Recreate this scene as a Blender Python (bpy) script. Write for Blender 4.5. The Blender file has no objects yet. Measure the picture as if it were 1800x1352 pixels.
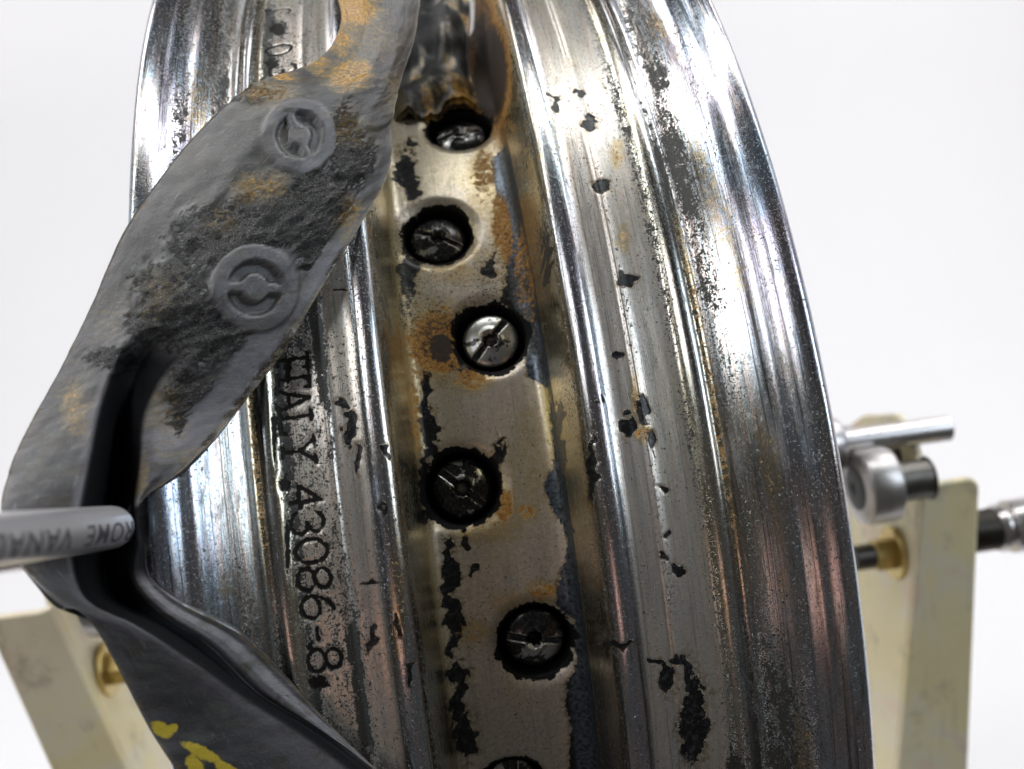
import bpy, math
import numpy as np
from mathutils import Vector, Matrix
scn = bpy.context.scene
COL = scn.collection
rng = np.random.default_rng(7)

# ------------------------------------------------------------------ camera, world, lamps
CAM = np.array([-0.0046, -0.27844, 0.10704])
FW = np.array([0.063194, 0.964886, -0.254954])
RT = np.array([0.989385, -0.094065, -0.110763])
UP = np.array([0.130856, 0.245248, 0.960588])
FPX = 1669.96                       # focal length in pixels of the 1800 px wide photograph
BETA = 0.3670                       # the direction the camera faces the rim from
cd = bpy.data.cameras.new("camera")
co = bpy.data.objects.new("camera", cd)
COL.objects.link(co)
co.matrix_world = Matrix(((RT[0], UP[0], -FW[0], CAM[0]), (RT[1], UP[1], -FW[1], CAM[1]),
                          (RT[2], UP[2], -FW[2], CAM[2]), (0, 0, 0, 1)))
cd.sensor_width = 36
cd.lens = FPX / 1800 * 36
cd.clip_start = 0.005
cd.clip_end = 20
cd.dof.use_dof = True
cd.dof.focus_distance = 0.150
cd.dof.aperture_fstop = 18.0
scn.camera = co

w = bpy.data.worlds.new("World")
scn.world = w
w.use_nodes = True
w.node_tree.nodes["Background"].inputs[0].default_value = (1.0, 0.97, 0.94, 1)
w.node_tree.nodes["Background"].inputs[1].default_value = 0.068
scn.view_settings.view_transform = 'Standard'
scn.view_settings.look = 'None'
scn.view_settings.exposure = 0.0
scn.view_settings.gamma = 1.0
scn.cycles.use_denoising = True
scn.cycles.max_bounces = 8


def lamp(name, loc, target, sx, sy, radiance, col=(1, 1, 1)):
    l = bpy.data.lights.new(name, 'AREA')
    l.shape = 'RECTANGLE'
    l.size, l.size_y = sx, sy
    l.energy = radiance * math.pi * sx * sy
    l.color = col
    o = bpy.data.objects.new(name, l)
    COL.objects.link(o)
    o.location = loc
    d = Vector(target) - Vector(loc)
    o.rotation_euler = d.to_track_quat('-Z', 'Y').to_euler()
    return o


for nm, x, wd, rad, c in (("streak_tube_a", -.62, .12, 5.0, (.93, .97, 1)), ("streak_tube_b", -.30, .06, 5.5, (1, .96, .89)), ("streak_tube_c", .01, .12, 3.0, (1, .96, .88)),
                          ("streak_tube_d", .40, .09, 5.5, (.86, .95, 1)), ("streak_tube_e", .78, .12, 5.0, (.95, .97, 1))):
    lamp(nm, (x, -.06, .86), (x * .9, -.06, 0), wd, 1.0, rad, c)  # added tubes, spaced to draw long bright streaks in the chrome
lamp("left_fill", (-0.50, -0.52, 0.60), (-.1, -.1, 0.05), 0.34, 0.30, 5.5, (0.96, 0.97, 1))  # added lamp that brightens the rubber and the tool
lamp("left_strip", (-0.85, -0.10, 0.40), (0, 0, 0.1), 0.12, 0.60, 6.0, (0.88, 0.93, 1))
lamp("right_strip", (0.62, -0.50, 0.42), (0, 0, 0.1), 0.24, 0.45, 6.0, (0.80, 0.90, 1))
lamp("pink_reflection_fill", (-0.22, -0.62, 0.02), (0, 0, 0.1), 0.12, 0.12, 1.3, (1, 0.62, 0.5))  # added lamp in place of the pink reflection of a hand
lamp("backdrop_lamp_a", (-0.65, 0.45, 0.95), (-0.3, 1.1, -0.1), 0.5, 0.5, 8.0, (1, .972, .98))
lamp("backdrop_lamp_b", (0.75, 0.45, 0.90), (0.6, 1.1, 0.0), 0.5, 0.5, 8.2, (1, .972, .98))


def at(u, v, t):
    """a photograph pixel at forward distance t metres -> point in the place"""
    return CAM + t * (FW + RT * (u - 900) / FPX - UP * (v - 676) / FPX)


def pix(P):
    d = P - CAM
    z = d @ FW
    return np.stack([900 + FPX * (d @ RT) / z, 676 - FPX * (d @ UP) / z], -1)


# ------------------------------------------------------------------ numpy noise
def _h(ix, iy, s):
    n = (ix.astype(np.int64) * 374761393 + iy.astype(np.int64) * 668265263 + s * 974634777) & 0xffffffff
    n = ((n ^ (n >> 13)) * 1274126177) & 0xffffffff
    return ((n ^ (n >> 16)) & 0xffff) / 65535.0


def vn(x, y, s=0):
    ix, iy = np.floor(x), np.floor(y)
    fx, fy = x - ix, y - iy
    fx = fx * fx * (3 - 2 * fx)
    fy = fy * fy * (3 - 2 * fy)
    a = _h(ix, iy, s) * (1 - fx) + _h(ix + 1, iy, s) * fx
    b = _h(ix, iy + 1, s) * (1 - fx) + _h(ix + 1, iy + 1, s) * fx
    return a * (1 - fy) + b * fy


def fbm(x, y, s=0, o=4):
    r, a, t = 0, 1, 0
    for i in range(o):
        r = r + a * vn(x * 2 ** i + 17 * i, y * 2 ** i - 9 * i, s + i)
        t += a
        a *= .55
    return r / t                     # 0..1


def sst(a, b, x):
    t = np.clip((x - a) / (b - a), 0, 1)
    return t * t * (3 - 2 * t)


def interp(v, pts):
    pts = sorted(pts)
    return np.interp(v, [p[0] for p in pts], [p[1] for p in pts])


def ell(u, v, cu, cv, ru, rv, rot=0.0):
    """>0 inside an ellipse: 1 at the centre, 0 on its edge"""
    c, s = math.cos(rot), math.sin(rot)
    a, b = (u - cu) * c + (v - cv) * s, -(u - cu) * s + (v - cv) * c
    return 1 - np.sqrt((a / ru) ** 2 + (b / rv) ** 2)


# ------------------------------------------------------------------ mesh helpers
def link(name, me, parent=None, mat=None):
    o = bpy.data.objects.new(name, me)
    COL.objects.link(o)
    if parent:
        o.parent = parent
    if mat:
        me.materials.append(mat)
    return o


def mesh(name, V, Fq, smooth=True, uv=None, attrs=None):
    me = bpy.data.meshes.new(name)
    V = np.asarray(V, np.float32)
    if isinstance(Fq, np.ndarray):
        n, k = Fq.shape
        me.vertices.add(len(V))
        me.vertices.foreach_set("co", V.ravel())
        me.loops.add(n * k)
        me.loops.foreach_set("vertex_index", Fq.astype(np.int32).ravel())
        me.polygons.add(n)
        me.polygons.foreach_set("loop_start", np.arange(0, n * k, k, dtype=np.int32))
        me.update(calc_edges=True)
    else:
        me.from_pydata([tuple(map(float, p)) for p in V], [], [tuple(map(int, f)) for f in Fq])
        me.update()
    me.polygons.foreach_set("use_smooth", np.full(len(me.polygons), smooth))
    if uv is not None:
        l = me.uv_layers.new(name="uv")
        idx = np.empty(len(me.loops), np.int32)
        me.loops.foreach_get("vertex_index", idx)
        l.data.foreach_set("uv", np.asarray(uv, np.float32)[idx].ravel())
    for k, a in (attrs or {}).items():
        at_ = me.attributes.new(k, 'FLOAT', 'POINT')
        at_.data.foreach_set("value", np.asarray(a, np.float32))
    return me


def gridfaces(nr, nc, off=0, flip=False):
    i = np.arange(nr - 1)[:, None] * nc + np.arange(nc - 1)[None, :]
    i = i.ravel() + off
    f = np.stack([i, i + 1, i + nc + 1, i + nc], -1)
    return f[:, ::-1] if flip else f


class MB:
    """collects shapes into one mesh"""
    def __init__(s):
        s.V, s.F = [], []

    def add(s, V, F):
        o = len(s.V)
        s.V += [tuple(p) for p in V]
        s.F += [tuple(i + o for i in f) for f in F]

    def lathe(s, prof, o, ax, n=40, x0=None):
        """prof: (distance along axis, radius); closed at both ends"""
        o, ax = Vector(o), Vector(ax).normalized()
        a = ax.orthogonal().normalized() if x0 is None else Vector(x0)
        b = ax.cross(a)
        V, F = [], []
        for z, r in prof:
            for k in range(n):
                t = 2 * math.pi * k / n
                V.append(o + ax * z + (a * math.cos(t) + b * math.sin(t)) * r)
        for i in range(len(prof) - 1):
            for k in range(n):
                F.append((i * n + k, i * n + (k + 1) % n, (i + 1) * n + (k + 1) % n, (i + 1) * n + k))
        F.append(tuple(range(n))[::-1])
        F.append(tuple((len(prof) - 1) * n + k for k in range(n)))
        s.add(V, F)

    def prism(s, poly, o, ex, ey, ez, d):
        """polygon in the plane ex, ey extruded by d along ez"""
        o, ex, ey, ez = Vector(o), Vector(ex), Vector(ey), Vector(ez)
        n = len(poly)
        V = [o + ex * p[0] + ey * p[1] for p in poly] + [o + ex * p[0] + ey * p[1] + ez * d for p in poly]
        F = [tuple(range(n))[::-1], tuple(range(n, 2 * n))]
        F += [(k, (k + 1) % n, n + (k + 1) % n, n + k) for k in range(n)]
        s.add(V, F)

    def build(s, name, mat, parent=None, smooth=False, bevel=0, angle=35):
        me = mesh(name, s.V, s.F, smooth)
        me.validate()
        import bmesh
        bm = bmesh.new()
        bm.from_mesh(me)
        bmesh.ops.recalc_face_normals(bm, faces=bm.faces)
        for e in bm.edges:
            if len(e.link_faces) == 2 and e.calc_face_angle(0) > math.radians(angle):
                e.smooth = False
        bm.to_mesh(me)
        bm.free()
        o = link(name, me, parent, mat)
        if bevel:
            m = o.modifiers.new("bevel", 'BEVEL')
            m.width, m.segments, m.limit_method = bevel, 3, 'ANGLE'
            m.angle_limit = math.radians(40)
        return o


def thing(name, label, cat, loc=(0, 0, 0)):
    o = bpy.data.objects.new(name, None)
    COL.objects.link(o)
    o.location = loc
    o.empty_display_size = 0.02
    o['label'], o['category'] = label, cat
    return o


# ------------------------------------------------------------------ shader helpers
class SH:
    def __init__(s, name):
        s.m = bpy.data.materials.new(name)
        s.m.use_nodes = True
        s.t = s.m.node_tree
        s.b = s.t.nodes["Principled BSDF"]

    def n(s, typ, **kw):
        nd = s.t.nodes.new(typ)
        for k, v in kw.items():
            setattr(nd, k, v)
        return nd

    def put(s, sock, v):
        if hasattr(v, 'is_output'):
            s.t.links.new(v, sock)
        elif isinstance(v, (tuple, list)):
            sock.default_value = tuple(v) + ((1,) if len(v) == 3 and len(sock.default_value) == 4 else ())
        else:
            sock.default_value = v

    def math(s, op, a, b=0.0, c=0.0, clamp=False):
        nd = s.n('ShaderNodeMath', operation=op, use_clamp=clamp)
        for i, x in enumerate((a, b, c)):
            s.put(nd.inputs[i], x)
        return nd.outputs[0]

    def mix(s, f, a, b, mode='MIX'):
        nd = s.n('ShaderNodeMix', data_type='RGBA', blend_type=mode)
        s.put(nd.inputs[0], f)
        s.put(nd.inputs[6], a)
        s.put(nd.inputs[7], b)
        return nd.outputs[2]

    def mixf(s, f, a, b):
        nd = s.n('ShaderNodeMix', data_type='FLOAT')
        s.put(nd.inputs[0], f)
        s.put(nd.inputs[2], a)
        s.put(nd.inputs[3], b)
        return nd.outputs[0]

    def ss(s, x, a, b):
        nd = s.n('ShaderNodeMapRange', interpolation_type='SMOOTHSTEP')
        s.put(nd.inputs[0], x)
        nd.inputs[1].default_value, nd.inputs[2].default_value = a, b
        return nd.outputs[0]

    def attr(s, name):
        return s.n('ShaderNodeAttribute', attribute_name=name).outputs['Fac']

    def vec(s, kind, sc=(1, 1, 1)):
        c = s.n('ShaderNodeTexCoord').outputs[kind]
        nd = s.n('ShaderNodeMapping')
        s.put(nd.inputs[0], c)
        nd.inputs[3].default_value = sc
        return nd.outputs[0]

    def noise(s, vec, scale, detail=4, rough=.55, dist=0.0, dim='3D'):
        nd = s.n('ShaderNodeTexNoise', noise_dimensions=dim)
        s.put(nd.inputs['Vector'], vec)
        nd.inputs['Scale'].default_value = scale
        nd.inputs['Detail'].default_value = detail
        nd.inputs['Roughness'].default_value = rough
        nd.inputs['Distortion'].default_value = dist
        return nd.outputs[0]

    def ramp(s, f, stops):
        nd = s.n('ShaderNodeValToRGB')
        s.put(nd.inputs[0], f)
        el = nd.color_ramp.elements
        while len(el) < len(stops):
            el.new(0.5)
        for e, (p, c) in zip(el, stops):
            e.position = p
            e.color = tuple(c) + (1,) if len(c) == 3 else c
        return nd.outputs[0]

    def bump(s, h, strength, dist, prev=None):
        nd = s.n('ShaderNodeBump')
        s.put(nd.inputs['Height'], h)
        nd.inputs['Strength'].default_value = strength
        nd.inputs['Distance'].default_value = dist
        if prev is not None:
            s.put(nd.inputs['Normal'], prev)
        return nd.outputs[0]

    def out(s, **kw):
        for k, v in kw.items():
            s.put(s.b.inputs[k.replace('_', ' ')], v)
        return s.m


# ------------------------------------------------------------------ materials
def rim_material():
    s = SH("corroded_chrome")
    uv = s.vec('UV')                             # u = mm across, v = mm along the rim
    streak = s.noise(s.vec('UV', (1, .035, 1)), 2.2, 5, .65)
    streak2 = s.noise(s.vec('UV', (1, .02, 1)), 7.0, 3, .6)
    grain = s.noise(uv, 3.6, 4, .75)
    mid = s.noise(uv, 1.3, 5, .62, .4)
    big = s.noise(s.vec('UV', (1, .35, 1)), .16, 4, .6)
    edge = s.noise(uv, .9, 6, .68, .6)
    matte, dark, rust, pit = s.attr('matte'), s.attr('dark'), s.attr('rust'), s.attr('pit')
    let, grease, gold = s.attr('letter'), s.attr('grease'), s.attr('gold')
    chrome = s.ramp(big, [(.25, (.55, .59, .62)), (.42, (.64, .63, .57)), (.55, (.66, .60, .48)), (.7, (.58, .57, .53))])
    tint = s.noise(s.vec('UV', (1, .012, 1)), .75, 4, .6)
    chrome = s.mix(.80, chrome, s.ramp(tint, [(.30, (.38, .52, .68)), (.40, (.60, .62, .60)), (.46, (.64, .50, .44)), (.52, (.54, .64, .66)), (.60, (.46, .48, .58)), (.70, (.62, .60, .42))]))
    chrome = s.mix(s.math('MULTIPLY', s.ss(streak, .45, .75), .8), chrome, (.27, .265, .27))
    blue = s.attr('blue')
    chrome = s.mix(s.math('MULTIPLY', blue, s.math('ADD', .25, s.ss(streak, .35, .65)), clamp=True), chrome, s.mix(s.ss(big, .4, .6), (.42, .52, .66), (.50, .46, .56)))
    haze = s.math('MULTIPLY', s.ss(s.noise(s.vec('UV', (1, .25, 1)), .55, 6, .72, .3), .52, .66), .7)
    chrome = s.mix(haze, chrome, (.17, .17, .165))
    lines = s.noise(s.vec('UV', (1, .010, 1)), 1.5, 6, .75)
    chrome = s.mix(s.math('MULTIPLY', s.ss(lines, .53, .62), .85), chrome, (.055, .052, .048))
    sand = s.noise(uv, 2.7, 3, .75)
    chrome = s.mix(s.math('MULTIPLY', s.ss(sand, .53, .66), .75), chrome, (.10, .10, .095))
    flat = s.mix(s.ss(mid, .3, .75), (.71, .615, .505), (.45, .40, .345))
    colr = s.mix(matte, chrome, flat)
    goldf = s.math('MULTIPLY', gold, s.math('ADD', .35, s.ss(streak, .3, .7)), clamp=True)
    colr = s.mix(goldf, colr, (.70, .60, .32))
    # rust: thin yellow stain, then orange, then brown crust
    rf = s.math('ADD', rust, s.math('ADD', s.math('MULTIPLY', s.math('SUBTRACT', edge, .5), 1.5), s.math('MULTIPLY', s.math('SUBTRACT', grain, .5), .75)))
    stain = s.ss(rf, .10, .55)
    orange = s.ss(rf, .58, .80)
    crust = s.ss(rf, .93, 1.12)
    # pits and bare patches
    pn = s.noise(s.vec('UV', (1, .6, 1)), .85, 6, .68, .25)
    pn = s.math('ADD', s.math('MULTIPLY', pn, .62), s.math('MULTIPLY', s.noise(uv, 2.6, 4, .7), .44))
    pf = s.math('ADD', s.math('SUBTRACT', pn, 1.0), s.math('MULTIPLY', pit, .56))
    pitm = s.ss(pf, -.03, .012)
    sp = s.noise(uv, 2.3, 3, .6, .5)
    speck = s.ss(s.math('ADD', s.math('SUBTRACT', sp, .715), s.math('MULTIPLY', pit, .20)), 0, .02)
    sp2 = s.noise(s.vec('UV', (1, .55, 1)), 1.5, 4, .7, .4)
    speck = s.math('MAXIMUM', speck, s.ss(s.math('ADD', s.math('SUBTRACT', sp2, .720), s.math('MULTIPLY', pit, .17)), 0, .02))
    sp3 = s.noise(s.vec('UV', (1, .4, 1)), 3.0, 3, .7)
    speck = s.math('MAXIMUM', speck, s.ss(s.math('ADD', s.math('SUBTRACT', sp3, .72), s.math('MULTIPLY', pit, .14)), 0, .02))
    pitm = s.math('MAXIMUM', pitm, speck)
    dk = s.math('ADD', dark, s.math('MULTIPLY', s.math('SUBTRACT', edge, .5), 1.3))
    darkm = s.ss(dk, 0, .07)
    lt = s.math('ADD', let, s.math('MULTIPLY', s.math('SUBTRACT', edge, .49), 1.15))
    letm = s.ss(lt, -.05, .12)
    gr = s.math('ADD', grease, s.math('MULTIPLY', s.math('SUBTRACT', edge, .5), 1.2))
    grm = s.ss(gr, -.02, .06)
    colr = s.mix(s.math('MULTIPLY', stain, .7), colr, (.47, .36, .18))
    halo = s.math('MULTIPLY', s.ss(dk, -.45, -.02), s.math('MULTIPLY', s.ss(mid, .35, .6), .75))
    colr = s.mix(s.math('MULTIPLY', halo, s.math('GREATER_THAN', dark, -.95)), colr, (.27, .19, .09))
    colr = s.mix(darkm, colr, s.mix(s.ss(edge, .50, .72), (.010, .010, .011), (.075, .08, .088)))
    stl = s.math('MULTIPLY', darkm, s.attr('steel'))
    colr = s.mix(s.math('MULTIPLY', stl, .8), colr, s.mix(s.ss(mid, .35, .62), (.03, .038, .05), (.14, .17, .215)))
    colr = s.mix(orange, colr, s.mix(s.ss(grain, .35, .65), (.26, .095, .018), s.mix(s.ss(mid, .4, .6), (.50, .22, .03), (.74, .45, .10))))
    colr = s.mix(crust, colr, (.035, .02, .012))
    colr = s.mix(pitm, colr, s.mix(s.ss(grain, .4, .7), (.018, .018, .017), (.085, .085, .075)))
    colr = s.mix(letm, colr, (.012, .011, .010))
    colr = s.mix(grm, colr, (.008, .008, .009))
    dirt = s.math('MAXIMUM', s.math('MAXIMUM', pitm, orange), s.math('MAXIMUM', letm, grm))
    metal = s.math('MULTIPLY', s.math('SUBTRACT', 1.0, dirt), s.math('SUBTRACT', 1.0, s.math('MULTIPLY', darkm, s.mixf(stl, .45, .15))))
    metal = s.math('MULTIPLY', metal, s.mixf(matte, 1.0, .62))
    rough = s.mixf(matte, .15, .40)
    rough = s.math('ADD', rough, s.math('MULTIPLY', haze, .16))
    rough = s.math('ADD', rough, s.math('MULTIPLY', s.math('SUBTRACT', streak2, .45), .28))
    rough = s.math('ADD', rough, s.math('MULTIPLY', s.ss(mid, .45, .8), .12))
    rough = s.mixf(darkm, rough, .30)
    rough = s.mixf(s.math('MAXIMUM', pitm, orange), rough, .62)
    rough = s.mixf(s.math('MAXIMUM', letm, grm), rough, .5)
    s.put(s.b.inputs['Specular IOR Level'], s.mixf(s.math('MAXIMUM', letm, grm), .5, .12))
    h = s.math('ADD', s.math('MULTIPLY', streak2, .35), s.math('MULTIPLY', grain, .25))
    b = s.bump(h, .50, .0001)
    hole = s.math('MAXIMUM', darkm, s.math('MAXIMUM', pitm, letm))
    h2 = s.math('ADD', s.math('MULTIPLY', hole, -1.0), s.math('MULTIPLY', s.math('MULTIPLY', orange, grain), 1.6))
    b = s.bump(h2, .55, .0001, b)
    return s.out(Base_Color=colr, Metallic=metal, Roughness=rough, Normal=b)


def rubber_material():
    s = SH("old_rubber")
    uv = s.vec('UV')
    n1 = s.noise(uv, .35, 5, .6, .3)
    n2 = s.noise(uv, 1.8, 5, .65, .4)
    n3 = s.noise(uv, 7.0, 3, .6)
    dust_sheen, clean_shade, grime = s.attr('dust_sheen'), s.attr('clean_shade'), s.attr('grime')
    rust, paint = s.attr('rust'), s.attr('paint')
    d = s.math('MULTIPLY', dust_sheen, s.math('ADD', .55, s.math('MULTIPLY', n1, .9)), clamp=True)
    colr = s.mix(d, (.010, .0105, .0115), (.15, .142, .158))
    colr = s.mix(s.math('MULTIPLY', s.ss(n2, .46, .72), .45), colr, (.055, .058, .05))
    n4 = s.noise(uv, .12, 4, .6, .5)
    colr = s.mix(s.math('MULTIPLY', s.ss(n4, .52, .66), .6), colr, (.10, .11, .092))
    colr = s.mix(s.math('MULTIPLY', s.ss(n3, .60, .72), .5), colr, (.26, .255, .265))
    colr = s.mix(s.math('MULTIPLY', s.ss(s.noise(s.vec('UV', (1, .12, 1)), 1.6, 5, .7, .6), .60, .68), .45), colr, (.30, .30, .32))
    colr = s.mix(s.math('MULTIPLY', s.ss(s.noise(uv, 3.1, 4, .7), .62, .68), .8), colr, (.03, .03, .03))
    n5 = s.noise(uv, 1.1, 6, .72)
    colr = s.mix(s.math('MULTIPLY', s.ss(s.noise(uv, .2, 5, .65, .6), .5, .64), .6), colr, (.060, .045, .028))
    grm = s.ss(s.math('ADD', grime, s.math('MULTIPLY', s.math('SUBTRACT', n5, .5), 2.4)), .36, .56)
    colr = s.mix(grm, colr, s.mix(s.ss(n3, .50, .68), (.012, .012, .013), (.40, .39, .37)))
    rf = s.math('ADD', s.math('MULTIPLY', rust, .82), s.math('ADD', s.math('MULTIPLY', s.math('SUBTRACT', n5, .5), 2.2), s.math('MULTIPLY', s.math('SUBTRACT', n3, .5), 1.5)))
    colr = s.mix(s.math('MULTIPLY', s.ss(rf, .2, .6), .6), colr, (.26, .19, .08))
    colr = s.mix(s.ss(rf, .70, .90), colr, s.mix(s.ss(n2, .38, .60), (.20, .075, .015), s.mix(s.ss(n3, .35, .6), (.42, .20, .03), (.70, .42, .06))))
    colr = s.mix(clean_shade, colr, (.012, .0125, .014))
    colr = s.mix(s.ss(s.math('ADD', paint, s.math('MULTIPLY', s.math('SUBTRACT', n5, .5), 1.1)), .0, .22), colr, s.mix(n2, (.42, .30, .02), (.70, .54, .05)))
    rough = s.math('ADD', s.mixf(grm, .26, .18), s.math('MULTIPLY', n2, .16))
    rough = s.mixf(clean_shade, rough, .55)
    h = s.math('ADD', s.math('MULTIPLY', n3, .3), s.math('MULTIPLY', n2, .5))
    b = s.bump(h, .55, .0003)
    b = s.bump(s.math('MULTIPLY', grm, n5), .9, .0011, b)
    s.put(s.b.inputs['Specular IOR Level'], s.mixf(clean_shade, .9, .08))
    return s.out(Base_Color=colr, Roughness=rough, Normal=b)


def steel_material(name, col, rough=.22, metal=1.0, wear=(.3, .3, .3), bump=.1, scale=700):
    s = SH(name)
    o = s.vec('Object')
    n1 = s.noise(o, scale, 4, .6)
    n2 = s.noise(o, scale * .12, 4, .6, .5)
    c = s.mix(s.math('MULTIPLY', s.ss(n2, .45, .75), .6), col, wear)
    r = s.math('ADD', rough, s.math('MULTIPLY', s.math('SUBTRACT', n1, .5), .2))
    return s.out(Base_Color=c, Metallic=metal, Roughness=r, Normal=s.bump(n1, bump, .0001))


def zinc_material():
    s = SH("yellow_zinc_plate")
    o = s.vec('Object')
    n1 = s.noise(o, 22, 4, .6, .8)
    n2 = s.noise(o, 160, 4, .65)
    n3 = s.noise(o, 60, 5, .7)
    c = s.ramp(n1, [(.3, (.90, .78, .46)), (.45, (.92, .82, .50)), (.52, (.90, .83, .62)), (.60, (.90, .74, .54)), (.72, (.84, .80, .50))])
    c = s.mix(s.math('MULTIPLY', s.ss(n3, .54, .70), .55), c, (.42, .37, .28))
    c = s.mix(s.math('MULTIPLY', s.ss(s.noise(s.vec('Object', (1, 1, .12)), 120, 5, .7), .58, .70), .4), c, (.45, .40, .30))
    r = s.math('ADD', .34, s.math('MULTIPLY', n2, .15))
    return s.out(Base_Color=c, Metallic=.12, Roughness=r, Normal=s.bump(n2, .1, .0003))


M_RIM, M_RUB = rim_material(), rubber_material()
s = SH("oily_nipple_steel")
pos = s.n('ShaderNodeNewGeometry').outputs['Position']
n1, n2 = s.noise(pos, 260, 5, .65, .4), s.noise(pos, 1500, 3, .6)
sep = s.n('ShaderNodeSeparateXYZ')
s.put(sep.inputs[0], s.n('ShaderNodeTexCoord').outputs['Object'])
ay = s.math('ABSOLUTE', sep.outputs[1])
bias = s.n('ShaderNodeObjectInfo').outputs['Random']
oc = s.n('ShaderNodeSeparateColor')
s.put(oc.inputs[0], s.n('ShaderNodeObjectInfo').outputs['Color'])
inslot = s.math('MULTIPLY', s.math('LESS_THAN', ay, .00060), s.math('LESS_THAN', sep.outputs[2], .00075))
lip = s.math('MULTIPLY', s.math('SUBTRACT', 1.0, s.ss(ay, .00066, .00095)), s.math('GREATER_THAN', ay, .00060))
f = s.ss(s.math('ADD', s.math('ADD', n1, oc.outputs[0]), s.math('MULTIPLY', lip, .16)), .56, .60)
f = s.math('MULTIPLY', f, s.math('SUBTRACT', 1.0, inslot))
f = s.math('MULTIPLY', f, s.math('GREATER_THAN', sep.outputs[2], .0002))
M_NIP = s.out(Base_Color=s.mix(f, s.mix(s.ss(n2, .4, .7), (.010, .010, .011), (.045, .045, .048)), s.mix(n2, (.36, .36, .35), (.56, .56, .55))), Metallic=s.mixf(f, .3, .95),
              Roughness=s.mixf(f, .22, .30), Normal=s.bump(s.math('ADD', s.math('MULTIPLY', f, .6), s.math('MULTIPLY', n2, .3)), .3, .0001))
M_SPK = steel_material("spoke_steel", (.30, .26, .22), .45, .8, (.16, .09, .05), .3, 1500)
M_STEEL = steel_material("polished_steel", (.60, .58, .58), .30, 1, (.48, .46, .45), .08, 500)
M_TOOL = steel_material("satin_tool_steel", (.80, .78, .81), .32, .75, (.68, .66, .69), .02, 600)
M_DARK = steel_material("blackened_steel", (.14, .13, .115), .35, .8, (.03, .03, .03), .2, 500)
M_ROLL = steel_material("dull_bearing_steel", (.46, .44, .43), .36, .9, (.36, .33, .30), .08, 500)
M_CAP = steel_material("black_rubber_seal", (.02, .023, .026), .45, 0, (.035, .038, .04), .1, 500)
M_GOLD = steel_material("gold_zinc_nut", (.55, .42, .17), .36, 1, (.45, .34, .15), .1, 500)
M_ZINC = zinc_material()
M_ENGR = steel_material("engraving_shadow", (.17, .155, .17), .5, .7, (.12, .11, .12), .1, 900)

# ------------------------------------------------------------------ setting: one white sweep
s = SH("white_paper")
n = s.noise(s.vec('Object'), 3.0, 3)
M_PAPER = s.out(Base_Color=s.mix(n, (.83, .825, .83), (.80, .80, .81)), Roughness=.8)
prof = [(-0.10, -.30), (.30, -.30), (.62, -.30)] + [(.62 + .5 * math.sin(a), .20 - .5 * math.cos(a)) for a in np.linspace(.1, math.pi / 2, 14)] + [(1.12, .5), (1.12, 1.1)]
V = [(x, y, z) for y, z in prof for x in np.linspace(-1.5, 1.5, 9)]
bd = link("backdrop", mesh("backdrop", V, gridfaces(len(prof), 9)), None, M_PAPER)
bd['kind'] = 'structure'
for sx in (-1, 1):                                        # the white room goes on at both sides
    V = [(sx * 1.32, y, z) for z in (-.29, 1.1) for y in (-.15, .5, 1.1)]
    sw = link("side_wall", mesh("side_wall", V, gridfaces(2, 3)), None, M_PAPER)
    sw['kind'] = 'structure'

# ------------------------------------------------------------------ the wheel rim
R = 0.1631
PROF = [(0, 28.5), (5, 28.5), (9, 28.5), (10.6, 28.2), (11.6, 27.3), (12.2, 25), (12.8, 21), (13.3, 15.5), (13.7, 11.5), (14.2, 9.1),
        (15.0, 7.8), (16.2, 7.3), (17.6, 7.45), (18.6, 8.0), (19.6, 8.35), (21.5, 8.45), (23.1, 8.5), (23.7, 8.15), (24.3, 8.4), (25, 8.6),
        (27.5, 8.9), (29.6, 9.05), (30.8, 8.85), (31.6, 8.2), (32.5, 7.8), (33.5, 7.85), (34.5, 8.3), (35.3, 8.1), (36.3, 7.0), (37.6, 6.1),
        (39.4, 5.1), (41.3, 3.9), (42.9, 2.6), (43.9, 2.15), (44.8, 1.75), (46.2, .75), (47.8, .12), (49.1, .1), (49.9, .8), (50.3, 2.2), (49.9, 3.8), (48.6, 5.4), (46.2, 7.4)]
BACK = [(46.2, 7.4), (43, 10.4), (38, 12.0), (32, 12.3), (24, 11.8), (19, 12.2), (16.6, 15), (15.6, 26), (15.2, 32), (13.5, 36.5), (8, 37.4), (0, 37.6)]


def catmull(P, step):
    P = np.array(P, float)
    Q = np.vstack([2 * P[0] - P[1], P, 2 * P[-1] - P[-2]])
    out = []
    for i in range(1, len(Q) - 2):
        p0, p1, p2, p3 = Q[i - 1:i + 3]
        n = max(2, int(np.linalg.norm(p2 - p1) / step + .999))
        d0, d1, d2 = [max(np.linalg.norm(b - a), 1e-6) ** .5 for a, b in ((p0, p1), (p1, p2), (p2, p3))]
        for t in np.arange(n) / n:
            tt = d0 + t * d1
            a1 = p0 + (p1 - p0) * tt / d0
            a2 = p1 + (p2 - p1) * (tt - d0) / d1
            a3 = p2 + (p3 - p2) * (tt - d0 - d1) / d2
            b1 = a1 + (a2 - a1) * tt / (d0 + d1)
            b2 = a2 + (a3 - a2) * (tt - d0) / (d1 + d2)
            out.append(b1 + (b2 - b1) * (tt - d0) / d1)
    out.append(P[-1])
    return np.array(out)


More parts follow.
